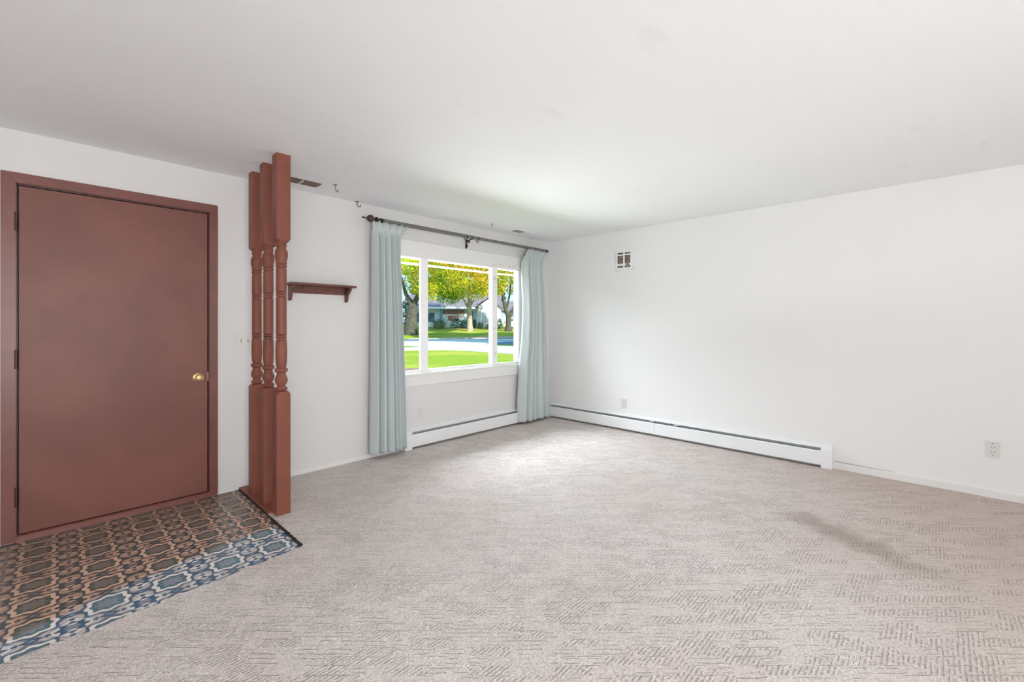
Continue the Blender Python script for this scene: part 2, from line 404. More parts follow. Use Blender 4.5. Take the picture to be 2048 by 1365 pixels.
tag(mb.build('vinyl_sheet', M['vinyl'], fl), 'blue and brown patterned vinyl sheet inside the door')
# dark strip drawn as shade: frayed carpet edge and gap beside the base plate
b = bmesh.new(); pts = [(VX1 + (0.002*math.sin(i*1.7) + random.uniform(-.0015, .0015) if i > 52 else 0), -0.02 - i*(1.235/90)) for i in range(91)]
mb = MB(); mb.tube([(x, y, 0.0) for x, y in pts], [random.uniform(0.0065, 0.0095) if p_[1] < -0.74 else 0.005 for p_ in pts], 6)
M['edge_shade'] = mat('dark_edge_shade', srgb(52, 38, 34), 0.9, noise=0.3, nscale=90, bump=0.6, bscale=200)
tag(mb.build('carpet_edge_shade', M['edge_shade'], fl, smooth=True), 'shaded frayed carpet edge beside the vinyl')

# baseboards and trims
def bboard(name, pts2):
    mb = MB()
    for bx in pts2: mb.box(*bx, bev=0.003)
    tag(mb.build(name, M['white']), kind='structure')
bboard('baseboard_left', [(-3.63, -2.34, -0.011, 0.002, 0.0, 0.045), (X0, -4.965, -0.011, 0.002, 0.0, 0.045)])
tag(MB().prism([(-0.012, 0.0), (0.002, 0.0), (0.002, 0.062), (-0.009, 0.062), (-0.012, 0.055)], 'y', Y0, -3.21).build('baseboard_right', M['white']), kind='structure')
# crack line above the right baseboard: a sliver where it has come away from the wall
tag(MB().prism([(-3.225, 0.0625), (-3.36, 0.0625), (-3.55, 0.0622), (-3.62, 0.0621), (-3.50, 0.0630), (-3.36, 0.0655), (-3.225, 0.0645)], 'x', -0.0100, -0.001).build('baseboard_gap', M['greyslot'], bpy.data.objects['baseboard_right']), 'dark gap along the top of the baseboard')

# ------------------------------------------------------------------ door_1
d = tag(empty('door_1', (-4.43, 0, 0)), 'flat red-brown painted entry door', kind='structure')
cs = 0.058
mb = MB()
def casing_profile(mb, x0, x1, z0, z1): mb.box(x0, x1, -0.016, 0.001, z0, z1, bev=0.004)
tag(MB().prism([(-4.962, 0.0), (-4.902, 0.0), (-4.902, 2.092), (-4.962, 2.152)], 'y', -0.017, 0.001, bev=0.003).build('casing', M['casing'], d))
MB().prism([(-3.957, 0.0), (-3.905, 0.0), (-3.905, 2.152), (-3.957, 2.092)], 'y', -0.017, 0.001, bev=0.003).build('casing', M['casing'], d)
MB().prism([(-4.902, 2.092), (-3.957, 2.092), (-3.905, 2.152), (-4.962, 2.152)], 'y', -0.017, 0.001, bev=0.003).build('casing', M['casing'], d)
mb = MB(); mb.box(DX0-0.0, DX0+0.018, -0.002, WT, 0, 2.10); mb.box(DX1-0.016, DX1, -0.002, WT, 0, 2.10); mb.box(DX0, DX1, -0.002, WT, 2.083, 2.105)
mb.box(-4.90, -4.89, 0.052, 0.07, 0.03, 2.08); mb.box(-3.97, -3.958, 0.052, 0.07, 0.03, 2.08); mb.box(DX0, DX1, 0.052, 0.07, 2.07, 2.083)
mb.build('jamb', M['hinge'], d)
slab_o = MB().box(-4.893, -3.966, 0.003, 0.046, 0.036, 2.080, bev=0.002).build('door_slab', M['door'], d)
MB().prism([(-0.014, -0.01), (0.10, -0.01), (0.10, 0.03), (-0.004, 0.031), (-0.012, 0.026)], 'x', -4.905, -3.955, bev=0.002).build('threshold', M['casing'], d)
MB().box(DX0, DX1, 0.10, WT+0.01, 0, DZ).build('outer_door_panel', M['door'], d)
for z0, z1 in ((1.810, 1.921), (1.008, 1.119), (0.205, 0.318)):
    mb = MB(); mb.tube([(-4.902, -0.020, z0), (-4.902, -0.020, z1)], 0.0065, 12)
    for k in (0.2, 0.4, 0.6, 0.8): mb.tube([(-4.902, -0.020, z0+(z1-z0)*k-0.001), (-4.902, -0.020, z0+(z1-z0)*k+0.001)], 0.0074, 12)
    mb.box(-4.908, -4.896, -0.019, 0.002, z0+0.004, z1-0.004)
    mb.build('hinge', M['hinge'], d, smooth=True)
kx, kz = -4.024, 0.882
Mk = Matrix.Translation((kx, 0.003, kz)) @ Matrix.Rotation(PI/2, 4, 'X')
mb = MB(); mb.lathe([(0.006, 0.012), (0.028, 0.0115), (0.034, 0.016), (0.042, 0.024), (0.052, 0.0275), (0.062, 0.026), (0.068, 0.02), (0.0705, 0.010), (0.0705, 0.006), (0.067, 0.005)], Mk, 32)
kn = mb.build('door_knob', M['brass'], slab_o, smooth=True)
mb = MB(); mb.lathe([(0.0, 0.034), (0.004, 0.034), (0.008, 0.030), (0.010, 0.022), (0.010, 0.012)], Mk, 32)
mb.build('rosette', M['brass'], slab_o, smooth=True)
MB().box(-3.9655, -3.962, 0.0, 0.035, 0.85, 0.915).build('strike_plate', M['brass'], d)

# ------------------------------------------------------------------ window_1
wn = tag(empty('window_1', (-1.56, 0, 0.74)), 'white sliding picture window in three panes', kind='structure')
# head board, with its lower lip
MB().box(-2.66, -0.475, -0.024, 0.02, 1.966, 2.122, bev=0.003).build('head_board', M['white'], wn)
for sxp, szp in ((-1.075, 1.985), (-0.955, 2.005), (-0.80, 1.99), (-0.715, 2.0)):
    MB().lathe([(0, 0.006), (0.002, 0.006), (0.003, 0.003)], Matrix.Translation((sxp, -0.024, szp)) @ Matrix.Rotation(PI/2, 4, 'X'), 10).build('screw', M['hook'], wn)
MB().box(-2.66, -0.475, -0.020, 0.002, 0.632, 0.745, bev=0.003).build('apron', M['white'], wn)
MB().box(-2.66, -0.475, -0.034, 0.07, 0.745, 0.762, bev=0.003).build('sill', M['white'], wn)
mb = MB()
mb.box(-2.66, -2.575, -0.016, 0.002, 0.745, 1.97, bev=0.002)
mb.build('side_casing', M['white'], wn)
mb = MB(); mb.box(-0.545, -0.475, -0.016, 0.002, 0.745, 1.97, bev=0.002); mb.build('side_casing', M['white'], wn)
fr = MB(); fr.box(OX0-0.001, OX0+0.05, 0.0, 0.10, OZ0, OZ1); fr.box(OX1-0.075, OX1+0.001, 0.0, 0.10, OZ0, OZ1)
fr.box(OX0+0.05, OX1-0.075, 0.0, 0.10, OZ0, 0.772); fr.box(OX0+0.05, OX1-0.075, 0.0, 0.10, 1.955, OZ1)
frame = fr.build('frame', M['vinylframe'], wn)
def sash(x0, x1, y, z0=0.772, z1=1.957, st=0.028, stl=None, str_=None, bot=0.022, topr=0.0):
    mb = MB(); a = stl or st; c = str_ or st
    mb.box(x0, x0+a, y-0.016, y+0.016, z0, z1, bev=0.002); mb.box(x1-c, x1, y-0.016, y+0.016, z0, z1, bev=0.002)
    mb.box(x0+a, x1-c, y-0.014, y+0.014, z0, z0+bot)
    s = mb.build('sash', M['vinylframe'], wn)
    MB().box(x0+a-0.004, x1-c+0.004, y-0.002, y+0.002, z0+0.004, z1).build('glass_pane', M['glass'], s)
    return s
sash(-2.55, -2.005, 0.030, stl=0.045, str_=0.085, bot=0.018)
sash(-2.012, -0.995, 0.0535, stl=0.028, str_=0.075, bot=0.020)
s3 = sash(-1.072, -0.585, 0.020, stl=0.085, str_=0.020, bot=0.020)
for z in (1.83, 1.22, 0.90):
    MB().box(-1.045, -1.02, -0.006, 0.006, z-0.02, z+0.02, bev=0.003).build('latch', M['plate'], s3)
MB().box(OX0, OX1, 0.078, 0.100, 1.893, 1.913, bev=0.002).build('storm_rail', M['vinylframe'], wn)

# ------------------------------------------------------------------ turned posts
prof = [(0.812, .032), (0.818, .026), (0.824, .030), (0.830, .0370), (0.838, .0385), (0.845, .034), (0.850, .027), (0.856, .0245), (0.864, .029), (0.874, .034),
        (0.888, .0392), (0.902, .0385), (0.918, .0315), (0.932, .0275), (0.942, .0262), (0.946, .030), (0.951, .0385), (0.960, .0405), (0.969, .0390), (0.974, .033), (0.977, .0285),
        (0.984, .0290), (0.990, .0315), (1.02, .0340), (1.06, .0355), (1.10, .0352), (1.150, .0335), (1.159, .0338), (1.161, .0255), (1.165, .0255), (1.167, .0332), (1.176, .0332), (1.178, .0295),
        (1.181, .0255), (1.183, .0332), (1.193, .0332), (1.195, .0255), (1.198, .0295), (1.200, .0330), (1.26, .0325), (1.33, .0322), (1.40, .0322), (1.448, .0330),
        (1.450, .0255), (1.453, .0255), (1.455, .0332), (1.465, .0332), (1.467, .0255), (1.470, .0255), (1.472, .0332), (1.482, .0332), (1.484, .0255), (1.487, .0255), (1.489, .0332),
        (1.53, .0330), (1.60, .0322), (1.642, .0318), (1.645, .0290), (1.649, .0290), (1.652, .0340), (1.659, .0355), (1.665, .0335), (1.668, .0290), (1.671, .0300), (1.674, .0345), (1.681, .0350), (1.687, .0325),
        (1.695, .0335), (1.715, .0390), (1.738, .0405), (1.757, .0380), (1.772, .0315), (1.780, .0280), (1.786, .0290), (1.789, .0335), (1.797, .0345), (1.803, .0315), (1.806, .0290), (1.811, .0330), (1.819, .0345), (1.824, .0325), (1.828, .030)]
def post_block(x0, y0, z0, z1, chb, cht):
    """square block with the corners chamfered at the turned end"""
    wd = 0.0885; b = bmesh.new(); cx_, cy_ = x0+wd/2, y0+wd/2
    def ring(z, h, c):
        pts = [(-h+c, -h), (h-c, -h), (h, -h+c), (h, h-c), (h-c, h), (-h+c, h), (-h, h-c), (-h, -h+c)]
        return [b.verts.new((cx_+x, cy_+y, z)) for x, y in pts]
    h = wd/2; e = 0.0035
    rs = [ring(z0 + (0.016 if chb else 0), h, e), ring(z1 - (0.016 if cht else 0), h, e)]
    if chb: rs.insert(0, ring(z0, h-0.006, 0.020))
    if cht: rs.append(ring(z1, h-0.006, 0.020))
    for a, c in zip(rs, rs[1:]):
        for i in range(8): b.faces.new((a[i], a[(i+1) % 8], c[(i+1) % 8], c[i]))
    b.faces.new(rs[0][::-1]); b.faces.new(rs[-1]); return b
plabels = [(-0.745, 'turned red-brown wooden post nearest the camera, end of the row'),
           (-0.487, 'turned red-brown wooden post in the middle of the row of three'),
           (-0.228, 'turned red-brown wooden post standing closest to the wall')]
for yf, lab in plabels:
    t = empty('turned_post', (-3.692, yf+0.044, 0.012), lab, 'post', 'turned posts beside the entry')
    x0 = -3.736
    mb = MB(); mb.lathe(prof, Matrix.Translation((-3.692, yf+0.044, 0)), 32); mb.build('turned_shaft', M['brown'], t, smooth=True)
    mb = MB(); mb.add(post_block(x0, yf, 0.002 if yf < -0.7 else 0.012, 0.817, False, True)); mb.build('lower_block', M['brown'], t)
    mb = MB(); mb.add(post_block(x0, yf, 1.822, H, True, False)); mb.build('upper_block', M['brown'], t)
o = MB().box(-3.764, -3.650, -0.655, -0.001, -0.004, 0.012, bev=0.002).build('base_plate', M['brown'])
tag(o, 'red-brown board on the floor under the three turned posts', 'board')

# ------------------------------------------------------------------ wall shelf
t = empty('wall_shelf', (-3.14, 0, 1.60), 'small dark brown wooden shelf on brackets, wall beside the posts', 'shelf')
MB().box(-3.425, -2.868, -0.125, 0.0, 1.594, 1.612, bev=0.004).build('shelf_board', M['shelfwood'], t)
MB().box(-3.40, -2.93, -0.020, 0.0, 1.530, 1.594, bev=0.002).build('back_rail', M['shelfwood'], t)
for x in (-3.408, -2.925):
    poly = [(0, 1.594), (-0.108, 1.594), (-0.106, 1.575), (-0.098, 1.562), (-0.084, 1.556), (-0.078, 1.545), (-0.066, 1.538), (-0.052, 1.530), (-0.046, 1.505), (-0.038, 1.480), (-0.028, 1.468), (-0.012, 1.464), (0, 1.468)]
    MB().prism(poly, 'x', x, x+0.020, bev=0.002).build('bracket', M['shelfwood'], t)

# ------------------------------------------------------------------ curtain rod
RY, RZ = -0.105, 2.247
t = empty('curtain_rod', (-1.5, RY, RZ), 'grey metal curtain rod with a turned finial above the window', 'curtain rod')
MB().tube([(-2.60, RY, RZ), (-1.46, RY, RZ+0.002)], 0.0195, 16).build('rod_tube', M['rod'], t, smooth=True)
MB().tube([(-1.50, RY, RZ+0.002), (-0.19, RY, RZ+0.006)], 0.0170, 16).build('rod_tube', M['rod'], t, smooth=True)
Mx = Matrix.Translation((-2.60, RY, RZ)) @ Matrix.Rotation(-PI/2, 4, 'Y')
mb = MB(); mb.lathe([(-0.02, .017), (0.01, .018), (0.03, .019), (0.034, .012), (0.05, .011), (0.054, .021), (0.064, .023), (0.074, .021), (0.078, .012), (0.088, .012)], Mx, 20)
mb.build('finial_neck', M['darkmetal'], t, smooth=True)
Mb = Matrix.Translation((-2.724, RY, RZ)) @ Matrix.Rotation(-PI/2, 4, 'Y')
mb = MB(); mb.lathe([(0.036*-math.cos(a*PI/16), max(0.004, 0.034*math.sin(a*PI/16))) for a in range(17)], Mb, 24)
mb.lathe([(0.034, .008), (0.050, .0055), (0.062, .005), (0.068, .009), (0.076, .010), (0.083, .007), (0.086, .002)], Mb, 16)
mb.build('finial', M['ball'], t, smooth=True)
mb = MB(); mb.lathe([(0, .014), (0.012, .018), (0.03, .018), (0.045, .012), (0.06, .005)], Matrix.Translation((-0.19, RY, RZ+0.006)) @ Matrix.Rotation(PI/2, 4, 'Y'), 16)
mb.build('finial', M['darkmetal'], t, smooth=True)
def bracket(bx, ornate):
    mb = MB()
    mb.box(bx-0.010, bx+0.010, -0.007, 0.0, 2.135, 2.235, bev=0.002)
    mb.tube([(bx, -0.004, 2.226), (bx, -0.06, 2.222), (bx, RY, RZ-0.020)], 0.006, 8)
    mb.tube([(bx, RY+0.022*math.cos(a), RZ+0.022*math.sin(a)) for a in [PI*1.0 + k*PI/8 for k in range(9)]], 0.0045, 8)
    if ornate:   # scrolled leaf below the arm
        sc = [(bx, -0.010, 2.150), (bx, -0.028, 2.156), (bx, -0.034, 2.168), (bx, -0.024, 2.176), (bx, -0.016, 2.170)]
        mb.tube(sc, [.005, .006, .006, .005, .003], 8)
        sc = [(bx, -0.020, 2.220), (bx, -0.040, 2.198), (bx, -0.058, 2.196), (bx, -0.066, 2.206), (bx, -0.058, 2.214), (bx, -0.050, 2.208)]
        mb.tube(sc, [.006, .007, .007, .006, .005, .003], 8)
    mb.build('bracket', M['darkmetal'], t, smooth=True)
bracket(-1.49, True); bracket(-2.615, False); bracket(-0.215, False)
for rx, tilt, lab in ((-1.575, 0.25, 'dark curtain ring on the rod, left of the centre bracket'), (-1.405, 0.35, 'dark curtain ring on the rod, right of the centre bracket')):
    mb = MB(); n = 20
    mb.tube([(rx + 0.5*tilt*0.03*math.sin(2*PI*k/n), RY + 0.026*math.cos(2*PI*k/n), RZ - 0.010 + 0.027*math.sin(2*PI*k/n)) for k in range(n+1)], 0.0042, 8, cap=False)
    zz = RZ - 0.037
    mb.tube([(rx, RY + 0.009*math.cos(2*PI*k/12), zz - 0.011 + 0.010*math.sin(2*PI*k/12)) for k in range(13)], 0.002, 6, cap=False)
    tag(mb.build('curtain_ring', M['darkmetal'], smooth=True), lab, 'curtain ring', 'loose rings on the curtain rod')

# ------------------------------------------------------------------ curtains
def lerp_tab(tab, z):
    for (z1, a1, b1), (z0, a0, b0) in zip(tab, tab[1:]):
        if z >= z0:
            k = (z-z0)/(z1-z0); return a0+(a1-a0)*k, b0+(b1-b0)*k
    return tab[-1][1:]
def curtain(name, tab, ztop, zbot, nf, seed, label):
    rnd = random.Random(seed); nu, nz = 180, 90
    wdt = [rnd.uniform(0.7, 1.35) for _ in range(nf)]; tot = sum(wdt); cuts = [0]
    for q in wdt: cuts.append(cuts[-1] + q/tot)
    amps = [rnd.uniform(0.75, 1.15) for _ in range(nf)]; lean = [rnd.uniform(-0.35, 0.35) for _ in range(nf)]
    def phase(u):
        for i in range(nf):
            if u <= cuts[i+1] or i == nf-1: return i, (u-cuts[i])/(cuts[i+1]-cuts[i])
    b = bmesh.new(); grid = []
    for j in range(nz+1):
        z = ztop + (zbot-ztop)*j/nz; xl, xr = lerp_tab(tab, z)
        top = ztop - z                                            # distance below the top edge
        pinch = math.exp(-((top-0.085)/0.035)**2)                 # pleats stitched 8 cm down
        amp = 0.042 + 0.012*min(1, max(0, (top-0.08))/0.8)
        amp *= (1 - 0.5*pinch)
        hd = 1 - min(1, max(0, top-0.03)/0.10)                    # heading above the stitches
        row = []
        for i in range(nu+1):
            u = i/nu; k, s = phase(u)
            q = s + lean[k]*math.sin(PI*s)*0.35*min(1, top/0.3)
            fold = 2*(abs(math.sin(PI*q))**0.52) - 1
            head = math.cos(6*PI*s)*0.5 + 0.5*math.cos(2*PI*s)    # triple pleats
            yy = -0.104 - (1-hd)*amp*amps[k]*fold - hd*0.018*head
            yy += 0.005*math.sin(4*PI*s + k)*min(1, max(0, top-0.15)/0.5)
            x = xl + (xr-xl)*u + 0.006*math.sin(2*PI*s)*(0.4+0.6*min(1, top/0.6))
            x += 0.010*pinch*math.sin(2*PI*s)
            row.append(b.verts.new((x, yy, z + 0.002*math.sin(9*u))))
        grid.append(row)
    for j in range(nz):
        for i in range(nu): b.faces.new((grid[j][i], grid[j][i+1], grid[j+1][i+1], grid[j+1][i]))
    mb = MB(); mb.add(b)
    o = mb.build(name, M['curtain'], smooth=False)
    o.data.polygons.foreach_set('use_smooth', [True]*len(o.data.polygons))
    md = o.modifiers.new('thick', 'SOLIDIFY'); md.thickness = 0.0025
    return tag(o, label, 'curtain', 'pair of curtains at the window')
LT = [(2.225, -2.715, -2.335), (2.171, -2.705, -2.355), (2.120, -2.70, -2.395), (2.073, -2.698, -2.407), (1.881, -2.698, -2.407), (1.501, -2.698, -2.395), (1.025, -2.703, -2.372), (0.548, -2.708, -2.352), (0.03, -2.713, -2.335)]
RTAB = [(2.230, -0.555, -0.158), (2.134, -0.598, -0.221), (2.072, -0.627, -0.262), (1.925, -0.631, -0.268), (1.601, -0.600, -0.252), (1.315, -0.600, -0.231), (1.042, -0.617, -0.221), (0.757, -0.664, -0.200), (0.185, -0.701, -0.160), (0.03, -0.710, -0.150)]
cu1 = curtain('curtain', LT, 2.236, 0.055, 5, 4, 'grey-blue pleated curtain at the left side of the window')
cu2 = curtain('curtain', RTAB, 2.242, 0.035, 5, 9, 'grey-blue pleated curtain hanging near the room corner')

# ------------------------------------------------------------------ baseboard heaters
def heater(axis, a, c, joints, capside, label, cat='heater'):
    """profile in (depth from wall, height); runs along axis from a to c (a<c)."""
    L = 'x' if axis == 'x' else 'y'
    def box(mb, d0, d1, u0, u1, z0, z1, bev=0):
        if axis == 'x': mb.box(u0, u1, -d1, -d0, z0, z1, bev)
        else: mb.box(-d1, -d0, u0, u1, z0, z1, bev)
    def prism(mb, poly, u0, u1):
        P = [(-d, z) for d, z in poly]
        mb.prism(P, 'x' if axis == 'x' else 'y', u0, u1)
    mid = (a+c)/2
    t = empty('baseboard_heater', (mid, 0, 0) if axis == 'x' else (0, mid, 0), label, cat, 'hot-water baseboard heaters')
    mb = MB(); prism(mb, [(0.001, 0.028), (0.004, 0.028), (0.004, 0.196), (0.001, 0.200)], a, c)
    prism(mb, [(0.004, 0.190), (0.028, 0.182), (0.040, 0.172), (0.040, 0.175), (0.028, 0.1855), (0.004, 0.194)], a, c); mb.build('back_panel', M['heater'], t)
    mb = MB(); box(mb, 0.006, 0.046, a+0.02, c-0.02, 0.06, 0.130)
    mb.build('fin_element', M['slot'], t)
    # damper flap: a thin tilted blade in the slot
    ua, ub = (a + 0.1, c-0.06)
    mb = MB(); prism(mb, [(0.034, 0.150), (0.060, 0.158), (0.060, 0.161), (0.034, 0.153)], ua, ub); mb.build('damper', M['fin'], t)
    segs = [a] + joints + [c]
    for s0, s1 in zip(segs, segs[1:]):
        mb = MB(); g_ = 0.0012
        prism(mb, [(0.058, 0.030), (0.064, 0.026), (0.067, 0.030), (0.067, 0.143), (0.062, 0.151), (0.054, 0.153), (0.054, 0.150), (0.060, 0.147), (0.063, 0.141), (0.063, 0.032)], s0+g_, s1-g_)
        mb.build('front_cover', M['heater'], t)
    if capside is not None:
        u0, u1 = (a-0.012, a+0.070) if capside < 0 else (c-0.070, c+0.012)
        mb = MB(); P = [(-0.001, 0.003), (-0.070, 0.003), (-0.0705, 0.140), (-0.066, 0.168), (-0.050, 0.188), (-0.030, 0.197), (-0.001, 0.203)]
        mb.prism(P, axis, u0, u1, bev=0.0015); mb.build('end_cap', M['heater'], t)
    # splice plates seen in the slot
    return t
heater('x', -2.320, -0.075, [], -1, 'white baseboard heater on the wall under the window')
t = heater('y', -3.207, -0.010, [-1.584], -1, 'long white baseboard heater on the plain right wall')
for yy in (-1.52, -1.80): MB().box(-0.058, -0.030, yy-0.05, yy, 0.162, 0.168).build('damper_clip', M['heater'], t)
MB().box(-0.060, -0.004, -0.072, -0.001, 0.005, 0.195).build('corner_piece', M['heater'], t)

# ------------------------------------------------------------------ outlets and switch
def plate_on(name, axis, u, z, wd, hg, label, cat, build_front):
    """local frame: x across, y out of the wall, z up"""
    if axis == 'y': T = Matrix.Translation((u, 0, z)) @ Matrix.Rotation(PI, 4, 'Z')     # wall y=0, facing -y
    else: T = Matrix.Translation((0, u, z)) @ Matrix.Rotation(PI/2, 4, 'Z')             # wall x=0, facing -x
    t = empty(name, T.translation, label, cat)
    def part(nm, mb, m, par=None, smooth=False):
        bmesh.ops.transform(mb.bm, matrix=T, verts=mb.bm.verts[:]); return mb.build(nm, m, par or t, smooth)
    p = part('cover_plate', MB().box(-wd/2, wd/2, 0.0, 0.0065, -hg/2, hg/2, bev=0.0025), M['plate'])
    build_front(part); return t
def outlet_front(part):
    for z in (0.020, -0.020):
        mb = MB(); mb.lathe([(0, 0.0165), (0.009, 0.0165), (0.0095, 0.015)], Matrix.Translation((0, 0, z)) @ Matrix.Rotation(-PI/2, 4, 'X'), 24)
        r = part('receptacle', mb, M['plate'])
        mb = MB(); mb.box(-0.0072, -0.0048, 0.0085, 0.0100, z-0.002, z+0.007); mb.box(0.0048, 0.0072, 0.0085, 0.0100, z-0.002, z+0.006); mb.lathe([(0.0085, .0026), (0.0100, .0026)], Matrix.Translation((0, 0, z-0.009)) @ Matrix.Rotation(-PI/2, 4, 'X'), 10)
        part('slots', mb, M['greyslot'], r)
    mb = MB(); mb.lathe([(0.006, .0035), (0.0085, .003)], Matrix.Rotation(-PI/2, 4, 'X'), 12); part('screw', mb, M['hook'])
def switch_front(part):
    for x in (-0.0235, 0.0235):
        mb = MB(); mb.box(x-0.005, x+0.005, 0.0062, 0.0072, -0.012, 0.012); r = part('switch_slot', mb, M['greyslot'])
        mb = MB(); mb.prism([(0.006, -0.004), (0.018, 0.004), (0.017, 0.009), (0.006, 0.004)], 'x', x-0.0038, x+0.0038); part('toggle', mb, M['plate'], r)
        for z in (-0.03, 0.03):
            mb = MB(); mb.lathe([(0.006, .003), (0.008, .0025)], Matrix.Translation((x, 0, z)) @ Matrix.Rotation(-PI/2, 4, 'X'), 10); part('screw', mb, M['plate'])
plate_on('light_switch', 'y', -3.726, 1.143, 0.115, 0.114, 'white double light switch on the wall behind the posts', 'light switch', switch_front)
plate_on('power_outlet', 'y', -2.10, 0.345, 0.070, 0.114, 'white power outlet on the wall under the window', 'outlet', outlet_front)
plate_on('power_outlet', 'x', -1.165, 0.315, 0.070, 0.114, 'white power outlet just above the long right-wall heater', 'outlet', outlet_front)
def wide_outlet(part):
    mb = MB(); mb.box(-0.0175, 0.0175, 0.004, 0.009, -0.034, 0.034, bev=0.001); r = part('receptacle', mb, M['plate'])
    for z in (0.018, -0.018):
        mb = MB(); mb.box(-0.0078, -0.0048, 0.0085, 0.0100, z-0.006, z+0.008); mb.box(0.0048, 0.0078, 0.0085, 0.0100, z-0.006, z+0.007); part('slots', mb, M['greyslot'], r)
    for z in (-0.045, 0.045):
        mb = MB(); mb.lathe([(0.006, .0035), (0.008, .003)], Matrix.Translation((0, 0, z)) @ Matrix.Rotation(-PI/2, 4, 'X'), 10); part('screw', mb, M['hook'])
plate_on('power_outlet', 'x', -4.166, 0.353, 0.074, 0.118, 'white power outlet on the right wall beyond the heater end', 'outlet', wide_outlet)

# ------------------------------------------------------------------ wall vent on the right wall
t = empty('wall_vent', (0, -1.18, 2.05), 'white square vent cover high on the right wall', 'vent')
vy0, vy1, vz0, vz1 = -1.300, -1.066, 1.924, 2.168
hy = [(-1.166, -1.090), (-1.262, -1.186)]
rows = [(2.112, 2.130), (1.998, 2.096), (1.950, 1.972)]
mb = MB()
xa, xb = -0.020, -0.015
ys = [vy0, -1.262, -1.186, -1.166, -1.090, vy1]; zs = [vz0, 1.950, 1.972, 1.998, 2.096, 2.112, 2.130, vz1]
for i in range(5):
    for j in range(7):
        if i in (1, 3) and j in (1, 3, 5): continue
        mb.box(xa, xb, ys[i], ys[i+1], zs[j], zs[j+1])
mb.box(-0.016, 0, vy0, vy0+0.004, vz0, vz1); mb.box(-0.016, 0, vy1-0.004, vy1, vz0, vz1); mb.box(-0.016, 0, vy0, vy1, vz0, vz0+0.004); mb.box(-0.016, 0, vy0, vy1, vz1-0.004, vz1)
fp = mb.build('face_plate', M['heater'], t)
M['gauze'] = mat('dusty_gauze', srgb(132, 120, 110), 0.9, noise=0.45, nscale=45)
MB().box(-0.006, -0.001, vy0+0.006, vy1-0.006, vz0+0.006, vz1-0.006).build('mesh_backing', M['gauze'], t)
mb = MB(); mb.lathe([(0, .026), (0.006, .026), (0.010, .020), (0.012, .008)], Matrix.Translation((-0.014, -1.224, 1.974)) @ Matrix.Rotation(-PI/2, 4, 'Y'), 20)
M['greyknob'] = mat('grey_knob', srgb(140, 134, 126), 0.6, noise=0.3, nscale=60)
mb.build('knob', M['greyknob'], t, smooth=True)

# ------------------------------------------------------------------ ceiling registers and hooks
t = empty('ceiling_vent', (-3.42, -0.255, H), 'brown slotted vent in the ceiling just right of the posts', 'vent')
MB().box(-3.58, -3.255, -0.305, -0.205, H-0.006, H+0.001, bev=0.002).build('frame', M['grillbrown'], t)
for i in range(5):
    y = -0.293 + i*0.0185; MB().box(-3.565, -3.27, y, y+0.011, H-0.012, H-0.004).build('slat', M['grillbrown'], t)
MB().box(-3.408, -3.396, -0.303, -0.207, H-0.0135, H-0.004).build('divider', M['plate'], t)
t = empty('ceiling_vent', (-0.79, -0.24, H), 'pale slotted vent in the ceiling near the room corner', 'vent')
MB().box(-0.95, -0.62, -0.285, -0.185, H-0.006, H+0.001, bev=0.002).build('frame', M['heater'], t)
for i in range(5):
    y = -0.273 + i*0.0165; MB().box(-0.935, -0.80, y, y+0.010, H-0.012, H-0.004).build('slat', M['greyslot'], t)
    MB().box(-0.785, -0.635, y, y+0.010, H-0.012, H-0.004).build('slat', M['plate'], t)
def hook(x, y, ang, label, dark, sc=1.0):
    t = empty('ceiling_hook', (x, y, H), label, 'hook', 'small hooks in the ceiling')
    c, s = math.cos(ang), math.sin(ang)
    m_ = M['darkmetal'] if dark else M['hook']
    MB().lathe([(-0.003*sc, .013*sc), (0, .013*sc)], Matrix.Translation((x, y, H)), 14).build('hook_base', m_, t)
    pts = [(0, -0.002), (0.001, -0.018), (0.004, -0.030), (0.013, -0.040), (0.024, -0.040), (0.031, -0.031), (0.031, -0.022)]
    MB().tube([(x + c*p*sc, y + s*p*sc, H + q*sc) for p, q in pts], 0.0028*sc, 8).build('hook_wire', m_, t, smooth=True)
hook(-3.17, -0.36, 0.6, 'grey hook in the ceiling beside the brown vent', False, 1.25)
hook(-2.815, -0.022, -0.2, 'dark hook where ceiling meets the wall, left of the curtain rod', True, 1.1)
hook(-1.335, -0.27, 0.8, 'grey hook in the ceiling above the middle of the window', False, 1.0)

# ------------------------------------------------------------------ outdoors, seen through window_1
def st(l, d, z=0.0):
    """street frame: l metres to the right, d metres out along the view over the lawn"""
    p = Vector((-4.744, -3.863, 0)) + RT*l + FW*d; return Vector((p.x, p.y, z))
def gz(d):
    pts = [(-50, -0.55), (52, -0.55), (57, -0.30), (66, 0.25), (76, 0.80), (110, 1.2), (220, 2.0)]
    for (d0, z0), (d1, z1) in zip(pts, pts[1:]):
        if d <= d1: return z0 + (z1-z0)*(d-d0)/(d1-d0)
    return pts[-1][1]
def ground_strip(name, poly, m, dz, mode=None):
    """poly: list of (l, d); follows the ground at height dz, 12 cm thick"""
    b = bmesh.new(); hi = [b.verts.new(st(l, d, gz(d)+dz)) for l, d in poly]; lo = [b.verts.new(st(l, d, gz(d)+dz-0.12)) for l, d in poly]
    n = len(poly); f = b.faces.new(hi); b.faces.new(lo[::-1])
    for i in range(n): b.faces.new((lo[i], lo[(i+1) % n], hi[(i+1) % n], hi[i]))
    bmesh.ops.triangulate(b, faces=[f]); mb = MB(); mb.add(b); o = mb.build(name, m); return tag(o, kind='structure')
b = bmesh.new(); ds = [4.9, 12, 20, 30, 40, 52, 54, 57, 60, 63, 66, 69, 73, 76, 82, 90, 110, 150, 220]; rows_ = []
for dd in ds: rows_.append([b.verts.new(st(-130 + i*13, dd, gz(dd))) for i in range(21)])
